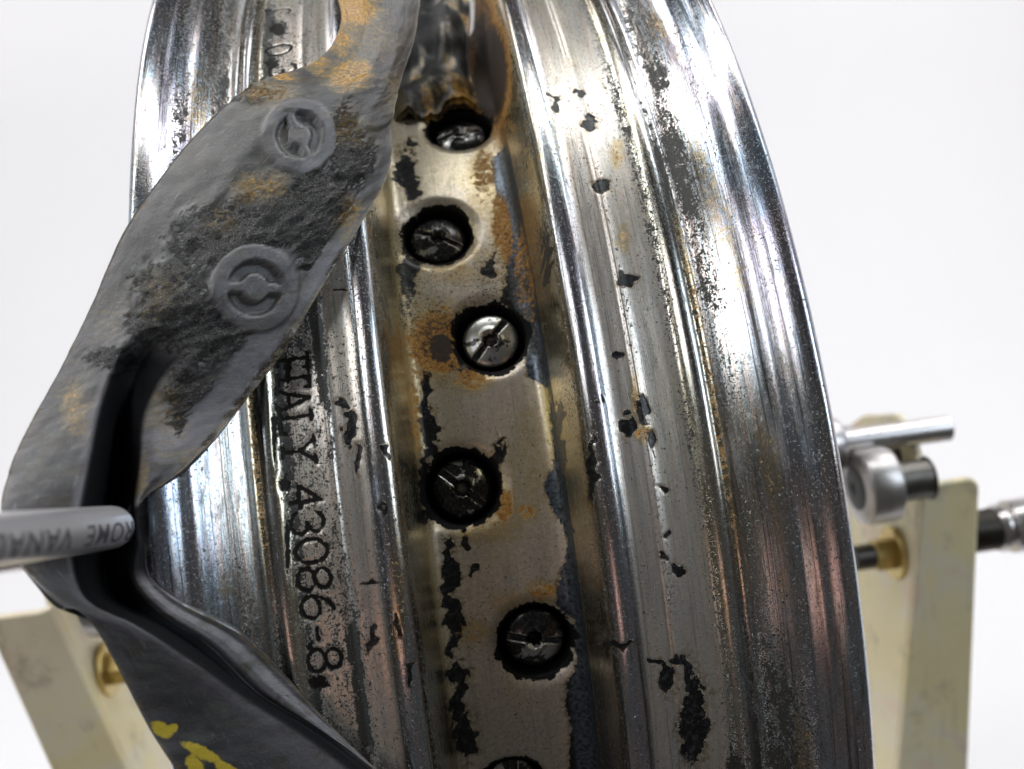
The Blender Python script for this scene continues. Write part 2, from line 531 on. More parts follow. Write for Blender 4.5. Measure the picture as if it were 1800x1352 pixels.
half = catmull(PROF, .27)
half[0, 0] = 0
pr = np.vstack([half[:0:-1] * [-1, 1], half])           # left lip ... right lip, mm
arcu = np.concatenate([[0], np.cumsum(np.linalg.norm(np.diff(pr, axis=0), axis=1))])
arcu -= arcu[len(arcu) // 2]
nc = len(pr)
TH = np.arange(-.52, .95, .00165)
nr = len(TH)
PX, PD = np.broadcast_to(pr[:, 0], (nr, nc)), np.broadcast_to(pr[:, 1], (nr, nc))
T2 = np.broadcast_to(TH[:, None], (nr, nc))
ARC = T2 * (R * 1e3 - 12)                                # mm along
# nipples: (across mm, angle, slot angle)
NIP = [(3.94, .582, .1), (-3.54, .373, -.5), (3.40, .2045, .78), (-5.12, .0099, -.78), (3.94, -.198, -.22), (-3.15, -.404, 1.4), (-3.8, .775, .3)]
D = PD.copy()
rho = np.full((nr, nc), 99.0)
for x, th, _ in NIP:
    d = np.hypot(PX - x, (T2 - th) * (R * 1e3 - 28.5))
    rho = np.minimum(rho, d)
floor = sst(13.4, 12.2, np.abs(PX))
D += floor * (1.3 * sst(9.2, 5.6, rho) ** 1.5 + 5.2 * sst(6.45, 5.9, rho))
D += .05 * (fbm(PX * .12, ARC * .05, 3, 3) - .5) * 2 + .018 * (fbm(PX * .5, ARC * .12, 4, 3) - .5)
D += floor * .10 * (fbm(PX * .25, ARC * .12, 9, 3) - .5)


def place(PXm, Dm, Th):
    r = R - Dm * 1e-3
    a = BETA + Th
    return np.stack([PXm * 1e-3, -r * np.cos(a), r * np.sin(a)], -1)


P0 = place(PX, D, T2)
UVp = pix(P0.reshape(-1, 3)).reshape(nr, nc, 2)
U, Vv = UVp[..., 0], UVp[..., 1]

# --- stamped lettering as a distance field (mm): up = +x, reading down the rim
def arc_pts(cx, cy, rx, ry, a0, a1, n=18):
    return [(cx + rx * math.cos(a), cy + ry * math.sin(a)) for a in np.radians(np.linspace(a0, a1, n))]


def seg(*pts):
    return list(pts)


GL = {'I': [seg((0, -2.4), (0, 2.4)), seg((-.9, -2.4), (.9, -2.4)), seg((-.9, 2.4), (.9, 2.4))],
      'T': [seg((0, -2.4), (0, 2.4)), seg((-1.6, 1.7), (-1.6, 2.4), (1.6, 2.4), (1.6, 1.7)), seg((-.8, -2.4), (.8, -2.4))],
      'A': [seg((-1.5, -2.4), (0, 2.4), (1.5, -2.4)), seg((-.95, -.8), (.95, -.8)), seg((-2, -2.4), (-1, -2.4)), seg((1, -2.4), (2, -2.4))],
      'L': [seg((-.9, 2.4), (-.9, -2.4), (1.5, -2.4), (1.5, -1.5)), seg((-1.6, 2.4), (-.2, 2.4))],
      'Y': [seg((-1.6, 2.4), (0, .1), (1.6, 2.4)), seg((0, .1), (0, -2.4)), seg((-2, 2.4), (-1.1, 2.4)), seg((1.1, 2.4), (2, 2.4)), seg((-.7, -2.4), (.7, -2.4))],
      '4': [seg((.8, -2.4), (.8, 2.4), (-1.6, -.9), (1.7, -.9))],
      '3': [arc_pts(-.1, 1.2, 1.4, 1.2, 160, -90), arc_pts(-.1, -1.2, 1.6, 1.25, 90, -160)],
      '0': [arc_pts(0, 0, 1.75, 2.4, 0, 360, 28)],
      '8': [arc_pts(0, 1.25, 1.45, 1.2, 0, 360, 22), arc_pts(0, -1.2, 1.65, 1.3, 0, 360, 22)],
      '6': [arc_pts(0, -1.05, 1.6, 1.4, 0, 360, 22), arc_pts(1.4, -.9, 3.0, 3.4, 180, 105, 12)],
      '-': [seg((-.9, 0), (.9, 0))], 'C': [arc_pts(0, 0, 1.7, 2.4, 50, 310, 20)]}


def unproj(u, v, dep):
    r = R - dep * 1e-3
    d = FW + RT * (u - 900) / FPX - UP * (v - 676) / FPX
    a, b, c = d[1] ** 2 + d[2] ** 2, CAM[1] * d[1] + CAM[2] * d[2], CAM[1] ** 2 + CAM[2] ** 2 - r * r
    t = (-b - math.sqrt(b * b - a * c)) / a
    P = CAM + t * d
    return P[0] * 1e3, math.atan2(P[2], -P[1]) - BETA


let = np.full((nr, nc), -3.0)
for ch, u, v in [('I', 512, 631), ('T', 515, 664), ('A', 516, 702), ('L', 520, 743), ('Y', 525, 793), ('4', 536, 872), ('3', 540, 920), ('0', 547, 969),
                 ('8', 552, 1018), ('6', 558, 1067), ('-', 558, 1116), ('8', 571, 1160), ('C', 489, 20), ('0', 490, 86), ('3', 497, 122)]:
    x, th = unproj(u, v, 8.8)
    ci = np.where(np.abs(pr[:, 0] - x) < 4.5)[0]
    ri = np.where(np.abs(TH - th) * 154 < 4.5)[0]
    sl = np.ix_(ri, ci)
    a, b = -(T2[sl] - th) * 154, PX[sl] - x
    dm = np.full(a.shape, 9.0)
    for st in GL[ch]:
        for (ax, ay), (bx, by) in zip(st[:-1], st[1:]):
            vx, vy = bx - ax, by - ay
            t = np.clip(((a - ax) * vx + (b - ay) * vy) / (vx * vx + vy * vy + 1e-9), 0, 1)
            dm = np.minimum(dm, np.hypot(a - ax - t * vx, b - ay - t * vy))
    let[sl] = np.maximum(let[sl], .36 - dm)
for u, v, ru, rv in [(505, 655, 12, 60), (500, 850, 20, 30), (525, 880, 14, 10), (545, 1135, 12, 20), (560, 1200, 35, 25), (482, 760, 9, 120), (505, 960, 9, 110), (490, 50, 30, 30), (480, 110, 26, 20)]:
    let = np.maximum(let, np.where(np.abs(PX + 26.5) < 6, -.35 + .75 * ell(U, Vv, u, v, ru, rv), -3))
D += .16 * sst(-.25, .2, let)

# --- wear fields, laid out over the surface
ax_ = np.abs(PX)
seat = sst(18.2, 19.4, ax_) * sst(31.4, 30.0, ax_)
flr = sst(12.6, 11.6, ax_)
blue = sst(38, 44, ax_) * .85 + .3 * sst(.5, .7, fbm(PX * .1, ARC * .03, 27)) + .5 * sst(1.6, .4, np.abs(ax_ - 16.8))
matte = np.clip(.95 * flr + .62 * seat, 0, 1)
matte *= .75 + .5 * (fbm(PX * .3, ARC * .06, 21) - .3)
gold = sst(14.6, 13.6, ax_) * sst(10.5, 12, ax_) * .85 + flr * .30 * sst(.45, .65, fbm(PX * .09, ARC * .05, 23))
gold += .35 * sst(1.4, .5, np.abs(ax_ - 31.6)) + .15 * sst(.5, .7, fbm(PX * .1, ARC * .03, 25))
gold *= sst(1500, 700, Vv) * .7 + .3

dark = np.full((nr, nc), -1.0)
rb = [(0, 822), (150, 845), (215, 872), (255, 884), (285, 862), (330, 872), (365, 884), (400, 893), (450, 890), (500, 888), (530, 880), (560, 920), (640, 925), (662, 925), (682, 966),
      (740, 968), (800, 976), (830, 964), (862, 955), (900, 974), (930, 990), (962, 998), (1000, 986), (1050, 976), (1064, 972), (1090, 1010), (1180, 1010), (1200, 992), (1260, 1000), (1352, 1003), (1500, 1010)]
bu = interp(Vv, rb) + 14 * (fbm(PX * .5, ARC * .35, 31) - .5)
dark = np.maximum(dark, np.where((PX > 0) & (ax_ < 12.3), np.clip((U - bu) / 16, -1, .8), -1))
BL = [(712, 300, 15, 34), (722, 335, 10, 20), (718, 482, 15, 40), (741, 615, 9, 22), (746, 690, 8, 40), (752, 765, 15, 44), (748, 840, 10, 26), (790, 1005, 15, 44),
      (797, 1075, 17, 34), (800, 1120, 10, 40), (805, 1190, 18, 26), (806, 1235, 12, 30), (818, 1295, 20, 40), (878, 795, 11, 24), (862, 815, 16, 8), (775, 612, 36, 42), (805, 645, 34, 16),
      (1222, 1262, 24, 72), (1210, 1185, 11, 34), (1172, 1190, 13, 26), (1166, 1165, 8, 10), (1133, 715, 8, 26), (1107, 750, 12, 26), (1146, 770, 7, 14), (1038, 216, 12, 14),
      (1060, 322, 14, 9), (1103, 497, 16, 9), (1187, 1003, 14, 8), (1160, 985, 7, 8), (1175, 935, 5, 9), (1085, 632, 9, 7), (1055, 700, 5, 8), (597, 510, 17, 5), (615, 748, 10, 34), (603, 706, 13, 9),
      (633, 800, 6, 26), (1080, 1135, 30, 5), (1094, 1136, 8, 7), (682, 795, 7, 14), (838, 998, 12, 8), (815, 955, 8, 8), (862, 470, 10, 18), (730, 255, 10, 12), (735, 350, 7, 6),
      (1020, 160, 9, 7), (1165, 860, 10, 9), (1150, 1160, 9, 7), (1192, 1160, 8, 6), (655, 1025, 14, 5), (652, 1130, 7, 18), (715, 820, 6, 12), (745, 905, 10, 12), (960, 460, 8, 40), (985, 760, 8, 50),
      (1040, 820, 8, 60), (975, 180, 7, 12), (1000, 960, 6, 30), (668, 900, 4, 10), (700, 1100, 5, 16), (720, 1180, 6, 20)]
WU = U + 26 * (fbm(PX * .28, ARC * .28, 35) - .5) + 16 * (vn(PX * .9, ARC * .9, 36) - .5)
WV = Vv + 34 * (fbm(PX * .25, ARC * .25, 37) - .5) + 16 * (vn(PX * .9, ARC * .9, 38) - .5)
for u, v, ru, rv in BL:
    e = ell(WU, WV, u, v, ru * 1.1, rv * 1.1)
    dark = np.maximum(dark, np.where(e > -1.2, np.clip(e, -1, .7), -1))
steel = (PX > 0) * sst(8, 9, PX) * sst(13, 12.4, ax_) * 1.0
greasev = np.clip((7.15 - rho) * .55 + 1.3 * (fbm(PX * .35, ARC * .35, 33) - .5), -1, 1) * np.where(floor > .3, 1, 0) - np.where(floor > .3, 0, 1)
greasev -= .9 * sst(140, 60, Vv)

rust = .02 + 0 * PX
RB = [(845, 110, 45, 110, .85), (862, 130, 40, 120, 1.5), (850, 60, 30, 70, 1.1), (850, 300, 30, 60, .7), (890, 420, 16, 60, .9), (880, 390, 22, 70, .85), (855, 350, 40, 40, .5), (735, 188, 50, 16, .95), (860, 185, 40, 20, .8), (770, 600, 70, 75, .95), (775, 612, 34, 40, 1.25),
      (735, 620, 26, 110, .6), (830, 665, 45, 30, .75), (905, 585, 30, 50, .6), (930, 560, 20, 60, .6), (885, 890, 24, 40, .85), (925, 900, 24, 20, .7), (800, 480, 60, 25, .5), (940, 800, 70, 130, .35),
      (725, 740, 22, 120, .7), (850, 930, 80, 30, .55), (955, 1040, 40, 26, .7), (830, 1110, 40, 30, .55), (900, 1060, 50, 30, .5), (925, 470, 35, 120, .7), (930, 330, 28, 90, .6), (885, 230, 40, 40, .7),
      (838, 40, 50, 90, 1.05), (800, 10, 40, 40, 1.2), (700, 110, 20, 60, .8), (1130, 760, 20, 20, .7), (1115, 700, 10, 50, .6), (1085, 270, 14, 30, .6), (1095, 420, 14, 30, .55), (700, 1050, 20, 150, .45), (740, 450, 26, 60, .4), (860, 230, 60, 50, .55), (840, 460, 70, 50, .35)]
for u, v, ru, rv, k in RB:
    rust = np.maximum(rust, k * np.clip(1.6 * ell(U, Vv, u, v, ru * 1.3, rv * 1.3), 0, 1))
rust = rust * (1 - .7 * sst(12.0, 12.6, ax_) * sst(15.5, 14, ax_) * sst(180, 330, Vv))
# brown line in the groove of each flange, salmon lower down
rust = np.maximum(rust, .55 * sst(1.1, .3, np.abs(ax_ - 34.9)) * sst(250, 500, Vv) * sst(1150, 900, Vv))
rust = np.maximum(rust, .42 * sst(2.2, .6, np.abs(ax_ - 40.6)) * sst(.45, .7, fbm(PX * .2, ARC * .07, 41)))
rust = np.maximum(rust, .42 * sst(.8, .2, np.abs(ax_ - 12.3)))

pit = .36 + .36 * (fbm(PX * .15, ARC * .05, 51) - .5)
low = sst(950, 1150, Vv)
pit += .64 * sst(3.0, .3, np.abs(ax_ - 37.4 - 1.2 * (fbm(ARC * .06, PX * 0, 53) - .5))) * np.clip(sst(800, 600, Vv) + .75 * low, 0, 1)
pit += .30 * sst(1.6, .3, np.abs(ax_ - 30.6)) + .34 * sst(.8, .2, np.abs(ax_ - 34.6))
pit += .34 * sst(5, 1, np.abs(ax_ - 40)) * low + .26 * sst(3, 1, np.abs(ax_ - 33)) * low
pit += .30 * sst(2.0, .5, np.abs(ax_ - 43)) * sst(520, 200, Vv)
pit += .28 * sst(1.3, .4, np.abs(ax_ - 13.8)) + .30 * flr * sst(330, 480, Vv) * sst(640, 560, Vv)
pit += .16 * (PX < 0) * seat + .16 * (PX < 0) * sst(1.5, .6, np.abs(ax_ - 17.8))
pit -= .20 * (PX < 0) * sst(4.0, 1.0, np.abs(ax_ - 37)) * sst(500, 250, Vv)
pit += .10 * (PX < 0) * sst(3.0, 1.0, np.abs(ax_ - 44))
pit += .15 * (PX < 0) * sst(5.5, 3.5, np.abs(ax_ - 27)) + .28 * sst(1.2, .4, np.abs(ax_ - 24)) * sst(.4, .6, fbm(PX * .1, ARC * .08, 58))
pit = np.minimum(pit, .88)
pit *= .55 + .9 * fbm(PX * .10, ARC * .06, 57)

D += .07 * sst(-.05, .12, dark + .9 * (fbm(PX * .9, ARC * .9, 91) - .5))
P = place(PX, D, T2)
fine_V = P.reshape(-1, 3)
fine_uv = np.stack([np.broadcast_to(arcu, (nr, nc)), ARC], -1).reshape(-1, 2)
A = {k: a.ravel() for k, a in dict(matte=matte, steel=steel, blue=blue, gold=gold, dark=dark, rust=rust, pit=pit, letter=let, grease=greasev).items()}
faces = [gridfaces(nr, nc)]
# the rest of the ring, coarser
ci = np.unique(np.r_[np.arange(0, nc, 6), nc - 1])
th2 = np.linspace(TH[-1], TH[0] + 2 * math.pi, 130)
V2 = place(np.broadcast_to(pr[ci, 0], (130, len(ci))), np.broadcast_to(pr[ci, 1], (130, len(ci))), np.broadcast_to(th2[:, None], (130, len(ci)))).reshape(-1, 3)
faces.append(gridfaces(130, len(ci), len(fine_V)))
bk = np.array(BACK)
bk = np.vstack([bk * [-1, 1], bk[-2::-1]])
th3 = np.linspace(0, 2 * math.pi, 200)
V3 = place(np.broadcast_to(bk[:, 0], (200, len(bk))), np.broadcast_to(bk[:, 1], (200, len(bk))), np.broadcast_to(th3[:, None], (200, len(bk)))).reshape(-1, 3)
faces.append(gridfaces(200, len(bk), len(fine_V) + len(V2), True))
Vall = np.vstack([fine_V, V2, V3])
pad = len(Vall) - len(fine_V)
uvall = np.vstack([fine_uv, np.stack([np.r_[np.tile(arcu[ci], 130), np.zeros(len(V3))], np.r_[np.repeat(th2 * 151, len(ci)), np.repeat(th3 * 151, len(bk))]], -1)])
dflt = dict(matte=.3, steel=0, blue=.3, gold=.2, dark=-1, rust=0, pit=.1, letter=-3, grease=-1)
A = {k: np.r_[a, np.full(pad, dflt[k])] for k, a in A.items()}
wheel = thing("wheel", "corroded chrome wheel rim with slotted spoke nipples set in its deep rusty well", "wheel rim")
rim = link("rim", mesh("rim", Vall, np.vstack(faces)[:, ::-1], True, uvall, A), wheel, M_RIM)

# ------------------------------------------------------------------ nipples with the spokes behind them
def nipple_mesh(r=5.0, sw=.62, hole=1.45):
    ys = np.unique(np.round(np.r_[np.linspace(-r * .999, -sw, 18), -sw + .06, np.linspace(-sw + .06, sw - .06, 5), sw - .06, np.linspace(sw, r * .999, 18)], 4))
    xs = np.unique(np.round(np.r_[np.linspace(-1, 1, 45)], 4))
    X = np.sqrt(np.maximum(r * r - ys[:, None] ** 2, 0)) * xs[None, :]
    Y = np.broadcast_to(ys[:, None], X.shape)
    q = np.hypot(X, Y)
    Z = 1.5 * np.sqrt(np.maximum(1 - (q / (r * 1.02)) ** 2, 0))
    Z = Z + .22 * sst(hole + 1.1, hole + .3, q)
    Z = np.where(np.abs(Y) < sw - .01, np.minimum(Z, .55), Z)
    Z = np.where(q < hole, np.minimum(Z, -.2), Z)
    n1, n2 = X.shape
    V = [(x * 1e-3, y * 1e-3, z * 1e-3) for x, y, z in zip(X.ravel(), Y.ravel(), Z.ravel())]
    F = [tuple(f) for f in gridfaces(n1, n2)]
    mb = MB()
    mb.add(V, F)
    mb.lathe([(-.0002, .0049), (-.0012, .0050), (-.0026, .0045), (-.0040, .0030), (-.0150, .0026)], (0, 0, 0), (0, 0, 1), 40)
    me = mesh("nipple", mb.V, mb.F, True)
    return me


nip_me = nipple_mesh()
nip_me.materials.append(M_NIP)
mb = MB()
mb.lathe([(-.098, .0011), (-.0009, .0012), (-.0004, .0011), (-.0002, .0008)], (0, 0, 0), (0, 0, 1), 16)
spk_me = mesh("spoke", mb.V, mb.F, True)
spk_me.materials.append(M_SPK)
WEAR = [.04, -.03, .16, .02, .03, .03, 0]
for (x, th, slot), wr in zip(NIP, WEAR):
    a = BETA + th
    nrm = Vector((x * -.012, -math.cos(a), math.sin(a))).normalized()
    tan = Vector((0, math.sin(a), math.cos(a)))
    ex = Vector((1, 0, 0))
    ex = (ex - nrm * ex.dot(nrm)).normalized()
    ey = nrm.cross(ex)
    e1 = ex * math.cos(slot) + ey * math.sin(slot)
    e2 = nrm.cross(e1)
    r = R - .0285 - .0029
    o = Vector((x * 1e-3, -r * math.cos(a), r * math.sin(a)))
    nb = link("nipple", nip_me, wheel)
    nb.matrix_local = Matrix(((e1.x, e2.x, nrm.x, o.x), (e1.y, e2.y, nrm.y, o.y), (e1.z, e2.z, nrm.z, o.z), (0, 0, 0, 1)))
    nb.color = (max(wr, 0) if wr > 0 else 0, 0, 0, 1)
    sp = link("spoke", spk_me, nb)
mb = MB()
mb.lathe([(-.044, .014), (-.044, .030), (-.040, .031), (-.039, .020), (.039, .020), (.040, .031), (.044, .030), (.044, .014)], (0, 0, 0), (1, 0, 0), 48)
mb.build("hub", M_STEEL, wheel, True)

# ------------------------------------------------------------------ the rubber strip pulled out of the well
# stations along the strip; five points across: (u, v, forward distance)
ST = [
    [(640, -150, .186), (680, -150, .187), (715, -150, .188), (750, -150, .188), (790, -150, .190)],
    [(592, -40, .176), (640, -45, .174), (680, -48, .175), (715, -50, .179), (748, -52, .184)],
    [(600, 38, .166), (640, 45, .163), (672, 52, .165), (702, 58, .169), (730, 60, .175)],
    [(560, 104, .157), (610, 118, .155), (650, 128, .157), (682, 135, .161), (706, 138, .166)],
    [(440, 152, .149), (525, 170, .148), (595, 185, .150), (652, 195, .155), (690, 200, .160)],
    [(330, 252, .145), (430, 272, .143), (525, 290, .144), (615, 300, .149), (684, 300, .156)],
    [(222, 400, .139), (340, 408, .138), (440, 415, .139), (540, 412, .143), (628, 405, .150)],
    [(160, 538, .134), (262, 532, .1335), (360, 530, .135), (460, 520, .139), (560, 515, .144)],
    [(105, 650, .130), (215, 615, .130), (262, 610, .1345), (320, 618, .134), (495, 622, .141)],
    [(52, 745, .1265), (182, 705, .127), (222, 708, .137), (256, 720, .133), (420, 718, .1375)],
    [(15, 830, .1225), (163, 800, .124), (205, 806, .138), (246, 815, .131), (330, 818, .1325)],
    [(2, 900, .119), (146, 890, .122), (196, 895, .138), (236, 888, .129), (246, 886, .1295)],
    [(30, 985, .118), (128, 955, .121), (190, 965, .137), (240, 950, .1285), (254, 960, .1287)],
    [(98, 1048, .119), (150, 1050, .1215), (190, 1040, .133), (232, 1014, .1278), (262, 1012, .1285)],
    [(158, 1092, .1205), (245, 1103, .1230), (265, 1088, .1295), (280, 1077, .1290), (318, 1062, .1300)],
    [(215, 1190, .122), (345, 1165, .1265), (358, 1150, .1325), (366, 1135, .1325), (425, 1118, .1340)],
    [(268, 1290, .124), (447, 1234, .1310), (450, 1227, .1340), (455, 1221, .1352), (512, 1200, .1370)],
    [(322, 1372, .126), (560, 1306, .1350), (565, 1300, .1375), (572, 1293, .1382), (602, 1296, .1392)],
    [(400, 1490, .130), (672, 1395, .1385), (680, 1390, .1395), (690, 1388, .1402), (712, 1400, .1410)],
    [(500, 1640, .135), (830, 1540, .148), (810, 1520, .150), (780, 1490, .149), (790, 1500, .150)],
]


def cr_rows(Pm, sub):
    Q = np.concatenate([2 * Pm[:1] - Pm[1:2], Pm, 2 * Pm[-1:] - Pm[-2:-1]])
    out = []
    for i in range(1, len(Q) - 2):
        p0, p1, p2, p3 = Q[i - 1:i + 3]
        for t in np.arange(sub) / sub:
            out.append(.5 * (2 * p1 + (p2 - p0) * t + (2 * p0 - 5 * p1 + 4 * p2 - p3) * t * t + (3 * p1 - p0 - 3 * p2 + p3) * t ** 3))
    out.append(Pm[-1])
    return np.array(out)


ctl = np.array([[at(*p) for p in st] for st in ST])              # 19 x 5 x 3
SUBS, SUBC = 26, 26
g = cr_rows(ctl, SUBS)
cq = np.linspace(0, 4, 4 * SUBC + 1)
c0 = np.minimum(cq.astype(int), 3)
fr_ = (cq - c0)[None, :, None]
gT = g[:, c0] * (1 - fr_) + g[:, c0 + 1] * fr_
for it in range(7):
    gT[:, 1:-1] = .25 * gT[:, :-2] + .5 * gT[:, 1:-1] + .25 * gT[:, 2:]
ns, nk = gT.shape[:2]
SIDX = np.linspace(0, len(ST) - 1, ns)[:, None] * np.ones((1, nk))
CIDX = np.linspace(0, 4, nk)[None, :] * np.ones((ns, 1))
# keep it clear of the rim
hx, hd = half[:, 0], half[:, 1]
inner = slice(0, int(np.argmax(hx)) + 1)
g0 = gT.copy()
push = np.zeros(gT.shape[:2])
for it in range(60):
    cur = CAM + (g0 - CAM) * (1 - push[..., None])
    rr = np.hypot(cur[..., 1], cur[..., 2])
    rp = R - np.interp(np.abs(cur[..., 0]) * 1e3, hx[inner], hd[inner], right=60) * 1e-3
    bad = rr < rp + .0022
    if not bad.any():
        break
    push = push + .004 * bad
    for _ in range(3):
        pd = np.pad(push, 1, mode='edge')
        push = np.maximum(push * .9, .25 * (pd[:-2, 1:-1] + pd[2:, 1:-1] + pd[1:-1, :-2] + pd[1:-1, 2:]))
for _ in range(10):
    pd = np.pad(push, 1, mode='edge')
    push = .25 * (pd[:-2, 1:-1] + pd[2:, 1:-1] + pd[1:-1, :-2] + pd[1:-1, 2:])
gT = CAM + (g0 - CAM) * (1 - push[..., None])
for it in range(6):
    gT[1:-1] = .25 * gT[:-2] + .5 * gT[1:-1] + .25 * gT[2:]


def normals(G):
    du = np.gradient(G, axis=0)
    dv = np.gradient(G, axis=1)
    n_ = np.cross(dv, du)
    return n_ / (np.linalg.norm(n_, axis=-1, keepdims=True) + 1e-12)


N = normals(gT)
if ((gT - CAM) * N).sum(-1).mean() > 0:
    N = -N
pu = pix(gT.reshape(-1, 3)).reshape(ns, nk, 2)
U, Vv = pu[..., 0], pu[..., 1]
sl_mm = np.concatenate([[0], np.cumsum(np.linalg.norm(np.diff(gT[:, nk // 2], axis=0), axis=1))]) * 1e3
S_mm = np.broadcast_to(sl_mm[:, None], (ns, nk))
C_mm = np.concatenate([np.zeros((ns, 1)), np.cumsum(np.linalg.norm(np.diff(gT, axis=1), axis=2), axis=1)], 1) * 1e3
dust_lo = sst(12.4, 13.2, SIDX) * sst(1.02, .98, CIDX)
H = .25 * (fbm(S_mm * .18, C_mm * .18, 61) - .5)                  # mm
dust_sheen = .10 + .12 * sst(6, 2, SIDX) + .95 * (fbm(S_mm * .09, C_mm * .11, 63) - .5)
clean_shade = sst(.93, 1.03, CIDX) * sst(3.03, 2.93, CIDX) * sst(7.6, 8.3, SIDX)
clean_shade = np.maximum(clean_shade, .45 * dust_lo)
clean_shade = np.maximum(clean_shade, .96 * sst(2.9, 3.0, CIDX) * sst(10.95, 11.1, SIDX) * sst(13.5, 12.7, SIDX))  # shade below the flap tip, painted black into the rubber colour
edge_l = sst(.28, .0, CIDX) + sst(3.75, 4, CIDX)  # paler edges; on the left one sheen is painted into the colour
dust_sheen = np.clip(dust_sheen, .05, 1) + .40 * edge_l + .6 * sst(.80, .90, CIDX) * sst(.97, .93, CIDX) * sst(7.5, 8.5, SIDX)
band = sst(3.50, 3.58, CIDX + .16 * (fbm(S_mm * .3, C_mm * 0, 85) - .5)) * sst(3.93, 3.86, CIDX) * sst(5.6, 6.4, SIDX) * sst(11, 10.3, SIDX)
dust_sheen = np.maximum(dust_sheen, .95 * band)
dust_sheen = np.maximum(dust_sheen, .8 * sst(2.98, 3.03, CIDX) * sst(3.22, 3.10, CIDX) * sst(7.2, 8, SIDX) * sst(11, 10.8, SIDX))
dust_sheen = dust_sheen + sst(12.3, 13, SIDX) * (.18 + .4 * sst(.55, .8, CIDX) * sst(1, .95, CIDX))  # lower part paler; the highlight along its ridge is painted in with the dust
grime = np.zeros((ns, nk))
SU = U + 46 * (fbm(S_mm * .14, C_mm * .14, 81) - .5) + 24 * (fbm(S_mm * .6, C_mm * .6, 82) - .5)
SV = Vv + 46 * (fbm(S_mm * .14, C_mm * .14, 83) - .5) + 24 * (fbm(S_mm * .6, C_mm * .6, 84) - .5)
for u, v, ru, rv, k in [(480, 380, 120, 60, 1.0), (560, 350, 60, 80, .9), (380, 420, 90, 70, .85), (300, 520, 90, 80, .85), (360, 580, 90, 60, .9), (330, 690, 40, 110, .55), (420, 650, 30, 90, .5), (560, 430, 50, 60, .9), (450, 170, 60, 25, .6),
                        (200, 640, 60, 30, .8), (600, 220, 40, 40, .5), (280, 570, 60, 40, 1.0), (620, 280, 40, 60, .8), (480, 600, 60, 40, .85), (400, 690, 60, 40, .9), (340, 760, 50, 30, .85), (440, 640, 50, 30, .95)]:
    grime = np.maximum(grime, k * np.clip(1.5 * ell(SU, SV, u, v, ru * 1.15, rv * 1.15), 0, 1))
rustv = np.zeros((ns, nk))
for u, v, ru, rv, k in [(620, 15, 60, 50, 1.35), (590, 70, 40, 30, 1.1), (505, 128, 28, 16, 1.3), (470, 170, 60, 30, .9), (612, 135, 50, 40, 1.25), (560, 110, 24, 14, 1.0), (455, 330, 60, 34, .85), (610, 225, 50, 40, .7), (610, 380, 30, 50, .85), (130, 720, 30, 60, .75),
                        (290, 720, 50, 90, .55), (390, 390, 40, 40, .5), (250, 850, 20, 50, .7), (330, 800, 90, 20, .5), (280, 520, 50, 60, .45), (570, 600, 30, 30, .5), (430, 575, 16, 10, .9), (640, 60, 70, 60, .6), (700, 160, 30, 60, .6), (190, 560, 60, 40, .3)]:
    rustv = np.maximum(rustv, k * np.clip(1.5 * ell(SU, SV, u, v, ru * 1.25, rv * 1.25), 0, 1))
rustv = np.maximum(rustv, .55 * sst(3.85, 3.98, CIDX) + .40 * sst(.10, .02, CIDX))
paint = np.maximum.reduce([ell(U, Vv, 285, 1283, 22, 14, .6), ell(U, Vv, 305, 1280, 9, 9), ell(U, Vv, 355, 1322, 42, 11, .45), ell(U, Vv, 342, 1345, 14, 22, -.8), ell(U, Vv, 398, 1352, 24, 12, .5)])
dust_sheen = np.maximum(dust_sheen, 1.0 * sst(3.0, 3.2, CIDX) * sst(3.9, 3.7, CIDX) * sst(8.5, 9.5, SIDX))
# imprints pressed by nipple heads: raised ring, sunken disc, standing bar
for cu, cv, ro, sang in [(526, 238, 64, 1.15), (448, 507, 76, .05)]:
    a, b = (U - cu), (Vv - cv)
    q = np.hypot(a, b) / ro
    c, s_ = math.cos(sang), math.sin(sang)
    la, lb = (a * c + b * s_) / ro, (-a * s_ + b * c) / ro
    bar = np.maximum(sst(.15, .11, np.abs(lb)) * (q < .75), sst(.36, .32, q))
    wgt = sst(1.05, .99, q)
    k = 1.0 if ro > 50 else .35
    grime = grime * (1 - band)
    prof_h = .30 * wgt - .95 * sst(.66, .60, q) * (1 - bar) - .10 * bar
    H = H * (1 - wgt) + k * prof_h * (wgt > 0)
    grime *= 1 - wgt * k
    dust_sheen = np.maximum(dust_sheen * (1 - wgt), wgt * (.62 - .42 * sst(.66, .60, q) * (1 - bar)))
    rustv *= 1 - .75 * wgt * k
H += 2.2 * np.clip(grime * 1.4, 0, 1) * (fbm(S_mm * .55, C_mm * .55, 67, 4) - .5)
H += .35 * sst(1.1, 1.0, np.hypot(U - 652, Vv - 180) / 46) - .3 * (fbm(S_mm * .35, C_mm * .35, 69, 4) - .5) * (1 - clean_shade)
H += 1.2 * sst(3.0, 3.25, CIDX) * sst(3.8, 3.4, CIDX) * sst(9, 10, SIDX) * .5
outer = gT + N * H[..., None] * 1e-3
back = gT - N * .0019
Vs = np.vstack([outer.reshape(-1, 3), back.reshape(-1, 3)])
nn = ns * nk
F = [gridfaces(ns, nk), gridfaces(ns, nk, nn, True)]
idx = np.arange(nn).reshape(ns, nk)
for e, fl in ((idx[:, 0], 0), (idx[:, -1], 1), (idx[0], 1), (idx[-1], 0)):
    q = np.stack([e[:-1], e[1:], e[1:] + nn, e[:-1] + nn], -1)
    F.append(q[:, ::-1] if fl == 0 else q)
F = np.vstack(F)
tri0 = Vs[F[0][:3]]
if np.dot(np.cross(tri0[1] - tri0[0], tri0[2] - tri0[0]), N[0, 0]) < 0:
    F = F[:, ::-1]
